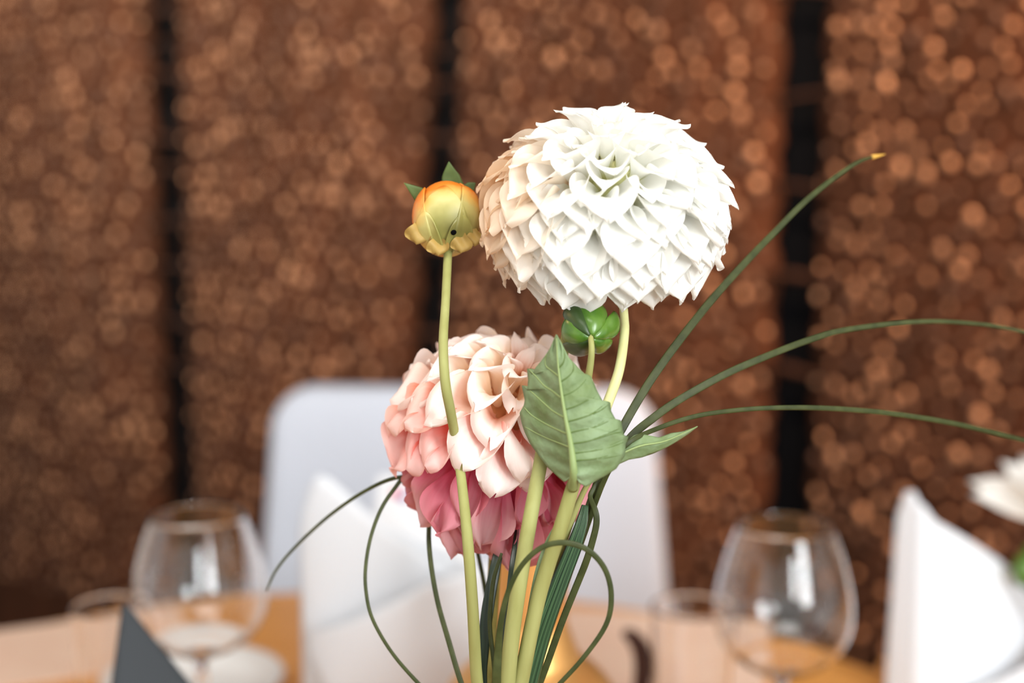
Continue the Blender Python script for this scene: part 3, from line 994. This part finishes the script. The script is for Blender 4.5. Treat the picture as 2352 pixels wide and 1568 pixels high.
K, J = 110, 12
vs, fs = [], []
for k in range(K + 1):
    for j in range(2 * J + 1):
        vs.append(leaf_pt(k / K, (j - J) / J))
for k in range(K):
    for j in range(2 * J):
        a = k * (2 * J + 1) + j
        fs.append((a, a + 1, a + 2 * J + 2, a + 2 * J + 1))
lb = link('leaf_blade', mesh('leaf', vs, fs), M['leaf'], lt)
solid(lb, .0004)
link('midrib', tube([leaf_pt(t, .0, .0004) for t in (.02, .2, .4, .6, .8, 1.0)] + [at(1316, 1120, .497) - lo], [.0002, .0003, .0005, .0007, .0010, .0014, .0019], n=40), M['leaf_pale_vein'], lb)
for t0 in (.30, .46, .60, .72, .82):
    link('side_vein', tube([leaf_pt(t0 - .20 * s, -s, .0002) for s in (0, .25, .5, .75, .96)], [.0004, .00035, .0003, .00025, .0002], n=16, seg=6), M['leaf_pale_vein'], lb)
for t0 in (.24, .34, .44, .54, .63, .71, .79, .86, .92):
    link('side_vein', tube([leaf_pt(t0 - .20 * s, s, .0001) for s in (0, .25, .5, .75, .96)], [.00035, .0003, .00026, .0002, .00015], n=16, seg=6), M['leaf_dark_vein'], lb)
    if t0 > .5:
        link('side_vein', tube([leaf_pt(t0 - .20 * s - .03 * (s - .35), s, .0001) for s in (.35, .5, .7, .95)], [.0002, .0002, .00016, .00012], n=12, seg=6), M['leaf_dark_vein'], lb)

# small pointed leaf behind, right
so = at(1440, 1035, .50)
UPS = [(1425, 1020), (1441, 1012), (1456, 1000), (1467, 996), (1491, 1000), (1514, 1005), (1541, 995), (1570, 991), (1602, 979)]
LOS = [(1415, 1068), (1444, 1055), (1473, 1050), (1500, 1041), (1526, 1029), (1545, 1019), (1561, 1009), (1582, 995), (1602, 979)]
vs, fs = [], []
for k in range(41):
    t = k / 40
    a, b_ = poly_at(UPS, t), poly_at(LOS, t)
    for j in range(9):
        s = j / 8
        vs.append(at(a[0] + (b_[0] - a[0]) * s, a[1] + (b_[1] - a[1]) * s, .503 + .006 * t + .004 * abs(s - .5)) - so)
for k in range(40):
    for j in range(8):
        a = k * 9 + j
        fs.append((a, a + 9, a + 10, a + 1))
sl = thing('small_leaf', 'small pointed pale green leaf tip behind the large toothed leaf', 'leaf', so)
solid(link('leaf_blade', mesh('leaf', vs, fs), M['leaf'], sl), .0004)
link('midrib', tube([at(*p) - so for p in [(1420, 1045, .5024), (1470, 1024, .5036), (1530, 1012, .5062), (1600, 980, .508)]], [.0004, .0004, .0003, .0001], n=16, seg=6), M['leaf_pale_vein'], sl)
link('petiole', tube([at(*p) - so for p in [(1424, 1044, .503), (1385, 1075, .505), (1345, 1120, .508), (1300, 1230, .514), (1240, 1400, .52), (1200, 1568, .528), (1160, 1740, .533), (1150, 1880, .533)]], [.0008, .001, .001, .0012, .0012, .0012, .0012, .0012], n=40), M['stem'], sl)

# ------------------------------------------------------------------ grass blades and broad blades
def blade(pts, widths, label, m='blade', thick=.0008, keel=.12, n=80, name='grass_blade', group='thin grass blades in the bouquet', tipm=None):
    P3 = [at(*p) for p in pts]
    org = P3[-1].copy()
    me = strip(P3, [x * .42 / F for x in widths], thick, n=n, keel=keel, origin=org)
    if tipm:
        o = thing(name, label, 'grass', org, group)
        link('blade', me, M[m], o)
        tp_ = spline(P3, 200)[:9]
        link('dry_tip', strip(tp_, [2 * .53 / F, 8 * .53 / F, 12.5 * .53 / F], thick * 1.3, n=12, keel=keel, origin=org), M['dry_tip'], o)
        return o
    o = link(name, me, M[m]); o.location = org
    return tag(o, label, 'grass', group)
END = [(1156, 1760, .531), (1150, 1900, .531)]
blade([(2033, 354, .590), (1980, 368, .583), (1925, 402, .577), (1850, 462, .568), (1780, 532, .56), (1720, 594, .552), (1640, 682, .542), (1560, 782, .532), (1490, 880, .524), (1432, 978, .518), (1390, 1060, .517), (1330, 1230, .52), (1250, 1450, .526)] + END,
      [2, 11, 15, 18, 20, 22, 24, 25, 25, 25, 24, 22, 20, 18, 16], 'straight thin grass blade with a dry orange tip, highest on the right', tipm=True)
blade([(2420, 778, .60), (2352, 762, .595), (2260, 745, .588), (2120, 738, .575), (1950, 756, .56), (1860, 780, .551), (1760, 818, .541), (1660, 862, .533), (1560, 918, .526), (1500, 960, .521), (1445, 1008, .516), (1390, 1090, .516), (1330, 1250, .522), (1250, 1460, .527)] + END,
      [8, 12, 13, 15, 18, 20, 22, 23, 24, 24, 24, 22, 20, 18, 16], 'arching grass blade leaving the frame on the right, middle of three')
blade([(2430, 1032, .60), (2352, 1011, .592), (2200, 974, .574), (2060, 951, .56), (1960, 941, .55), (1860, 936, .541), (1760, 937, .533), (1680, 943, .527), (1600, 955, .520), (1520, 980, .513), (1440, 1020, .503), (1390, 1095, .512), (1330, 1260, .522), (1250, 1470, .528)] + END,
      [10, 14, 16, 16, 16, 15, 14, 14, 14, 14, 14, 16, 16, 16, 16], 'lowest arching grass blade leaving the frame on the right')
blade([(612, 1356, .60), (635, 1308, .596), (680, 1254, .589), (760, 1181, .577), (850, 1121, .565), (925, 1095, .557), (1000, 1110, .565), (1070, 1190, .575), (1110, 1330, .570), (1130, 1500, .556)] + END,
      [6, 9, 10, 11, 12, 13, 13, 14, 14, 14, 14], 'thin grass blade arching down to the left beside the wine glass')
blade([(925, 1096, .556), (880, 1160, .552), (853, 1228, .548), (840, 1300, .545), (841, 1360, .543), (856, 1422, .541), (900, 1498, .538), (962, 1570, .535), (1060, 1670, .532), (1130, 1760, .531), (1145, 1900, .531)],
      [13, 12, 11, 11, 11, 11, 11, 12, 12, 12, 12], 'thin grass blade bending into a wide bow on the left')
blade([(1000, 1120, .562), (988, 1180, .556), (985, 1240, .551), (992, 1310, .546), (1006, 1385, .542), (1030, 1470, .538), (1060, 1570, .535), (1105, 1690, .532), (1135, 1790, .531), (1145, 1900, .531)],
      [14, 14, 15, 15, 15, 16, 16, 16, 16, 16], 'short straight grass blade hanging under the pink petals on the left')
blade([(1172, 1120, .552), (1156, 1215, .54), (1138, 1300, .532), (1120, 1400, .53), (1110, 1490, .53), (1106, 1570, .531), (1120, 1720, .532), (1140, 1900, .533)],
      [8, 22, 32, 36, 35, 34, 34, 34], 'broad nearly black blade behind the left stem', m='dark_blade', name='broad_blade', group='broad dark blades')
blade([(1152, 1270, .522), (1134, 1330, .522), (1126, 1400, .522), (1126, 1450, .522), (1134, 1520, .522), (1140, 1600, .524), (1146, 1740, .529), (1148, 1900, .53)],
      [8, 12, 13, 13, 13, 13, 13, 12], 'narrow green blade lying against the nearly black blade', m='blade', name='broad_blade', group='broad dark blades')
blade([(1198, 1130, .55), (1186, 1225, .534), (1178, 1290, .527), (1172, 1340, .525), (1164, 1420, .524), (1152, 1520, .524), (1146, 1600, .526), (1146, 1740, .53), (1148, 1900, .531)],
      [6, 14, 18, 18, 17, 16, 15, 14, 14], 'dark narrow blade tucked behind the middle stem', m='dark_blade', name='broad_blade', group='broad dark blades')
blade([(1276, 1580, .496), (1340, 1510, .494), (1392, 1434, .492), (1404, 1368, .490), (1390, 1308, .488), (1352, 1264, .486), (1300, 1246, .485), (1246, 1256, .486), (1200, 1296, .488), (1168, 1356, .491), (1150, 1430, .494), (1144, 1500, .498), (1140, 1580, .502), (1142, 1740, .52), (1148, 1900, .53)],
      [13, 13, 14, 15, 15, 16, 16, 15, 14, 14, 17, 22, 26, 24, 20], 'grass blade curled into a closed loop in front of the stems')
blade([(1344, 1160, .512), (1336, 1200, .511), (1320, 1250, .511), (1292, 1322, .512), (1262, 1402, .514), (1238, 1472, .517), (1211, 1570, .521), (1170, 1740, .531), (1152, 1900, .533)],
      [20, 34, 44, 50, 54, 58, 60, 50, 36], 'broad glossy folded green blade right of the stems', m='bundle', thick=.003, keel=.22, name='broad_blade', group='broad dark blades')
blade([(1376, 1100, .516), (1362, 1124, .515), (1356, 1142, .514), (1367, 1172, .512), (1370, 1200, .512), (1362, 1238, .513), (1346, 1290, .515), (1322, 1350, .518), (1290, 1430, .521), (1240, 1568, .526), (1170, 1740, .534), (1152, 1900, .534)],
      [12, 14, 14, 17, 18, 19, 20, 20, 20, 20, 20, 20], 'folded narrow blade looping beside the glossy broad blade', m='blade', name='broad_blade', group='broad dark blades')
blade([(1284, 1200, .508), (1262, 1240, .507), (1242, 1290, .508), (1226, 1350, .51), (1210, 1440, .513), (1190, 1568, .521), (1160, 1740, .53), (1150, 1900, .53)],
      [14, 18, 18, 14, 12, 12, 12, 12], 'thin silvery blade squeezed between the two pale stems', m='leaf', name='broad_blade', group='broad dark blades')

# ------------------------------------------------------------------ second arrangement at the right edge
fc = at(2420, 1215, 1.1)
f2 = thing('white_flower', 'blurred white flower with long petals at the right edge', 'flower', fc)
lp = [petal_mesh('long_petal', .30, 1.2, .8, .10, POINTED, 10, 6, 90 + s, .1) for s in range(2)]
for mm in lp: mm.materials.append(M['white_petal'])
for k, (tx, ty, dd) in enumerate([(2225, 1105, 1.08), (2232, 1138, 1.05), (2300, 1060, 1.08), (2345, 1045, 1.12), (2420, 1030, 1.13), (2520, 1060, 1.12), (2590, 1150, 1.10), (2600, 1240, 1.08), (2310, 1090, 1.14), (2480, 1120, 1.00), (2370, 1120, 1.01)]):
    o = place(lp[k % 2], 'petal', f2, V((0, 0, 0)), at(tx, ty, dd) - fc, V((0, -.8, .6)), (1, 1, 1, 1))
    o.color = srgb(220, 222, 200)[:3] + (1,)
link('calyx', tube([at(2424, 1222, 1.1) - fc, at(2390, 1256, 1.1) - fc, at(2356, 1310, 1.09) - fc, at(2350, 1346, 1.09) - fc], [.005, .009, .011, .004], n=20), M['calyx'], f2)
link('stem', tube([at(2352, 1335, 1.09) - fc, at(2390, 1384, 1.09) - fc, at(2450, 1440, 1.09) - fc, at(2500, 1520, 1.09) - fc], [.003] * 4, n=20), M['dark_blade'], f2)
m2 = at(2500, 1450, 1.09)
v3 = link('bud_vase', lathe(vase_profile(.03, .012, m2.z - TABLE_Z, .028), 48), M['gold'])
v3.location = (m2.x, m2.y, TABLE_Z)
tag(v3, 'small gold bud vase beyond the right edge under the blurred white flower', 'vase')
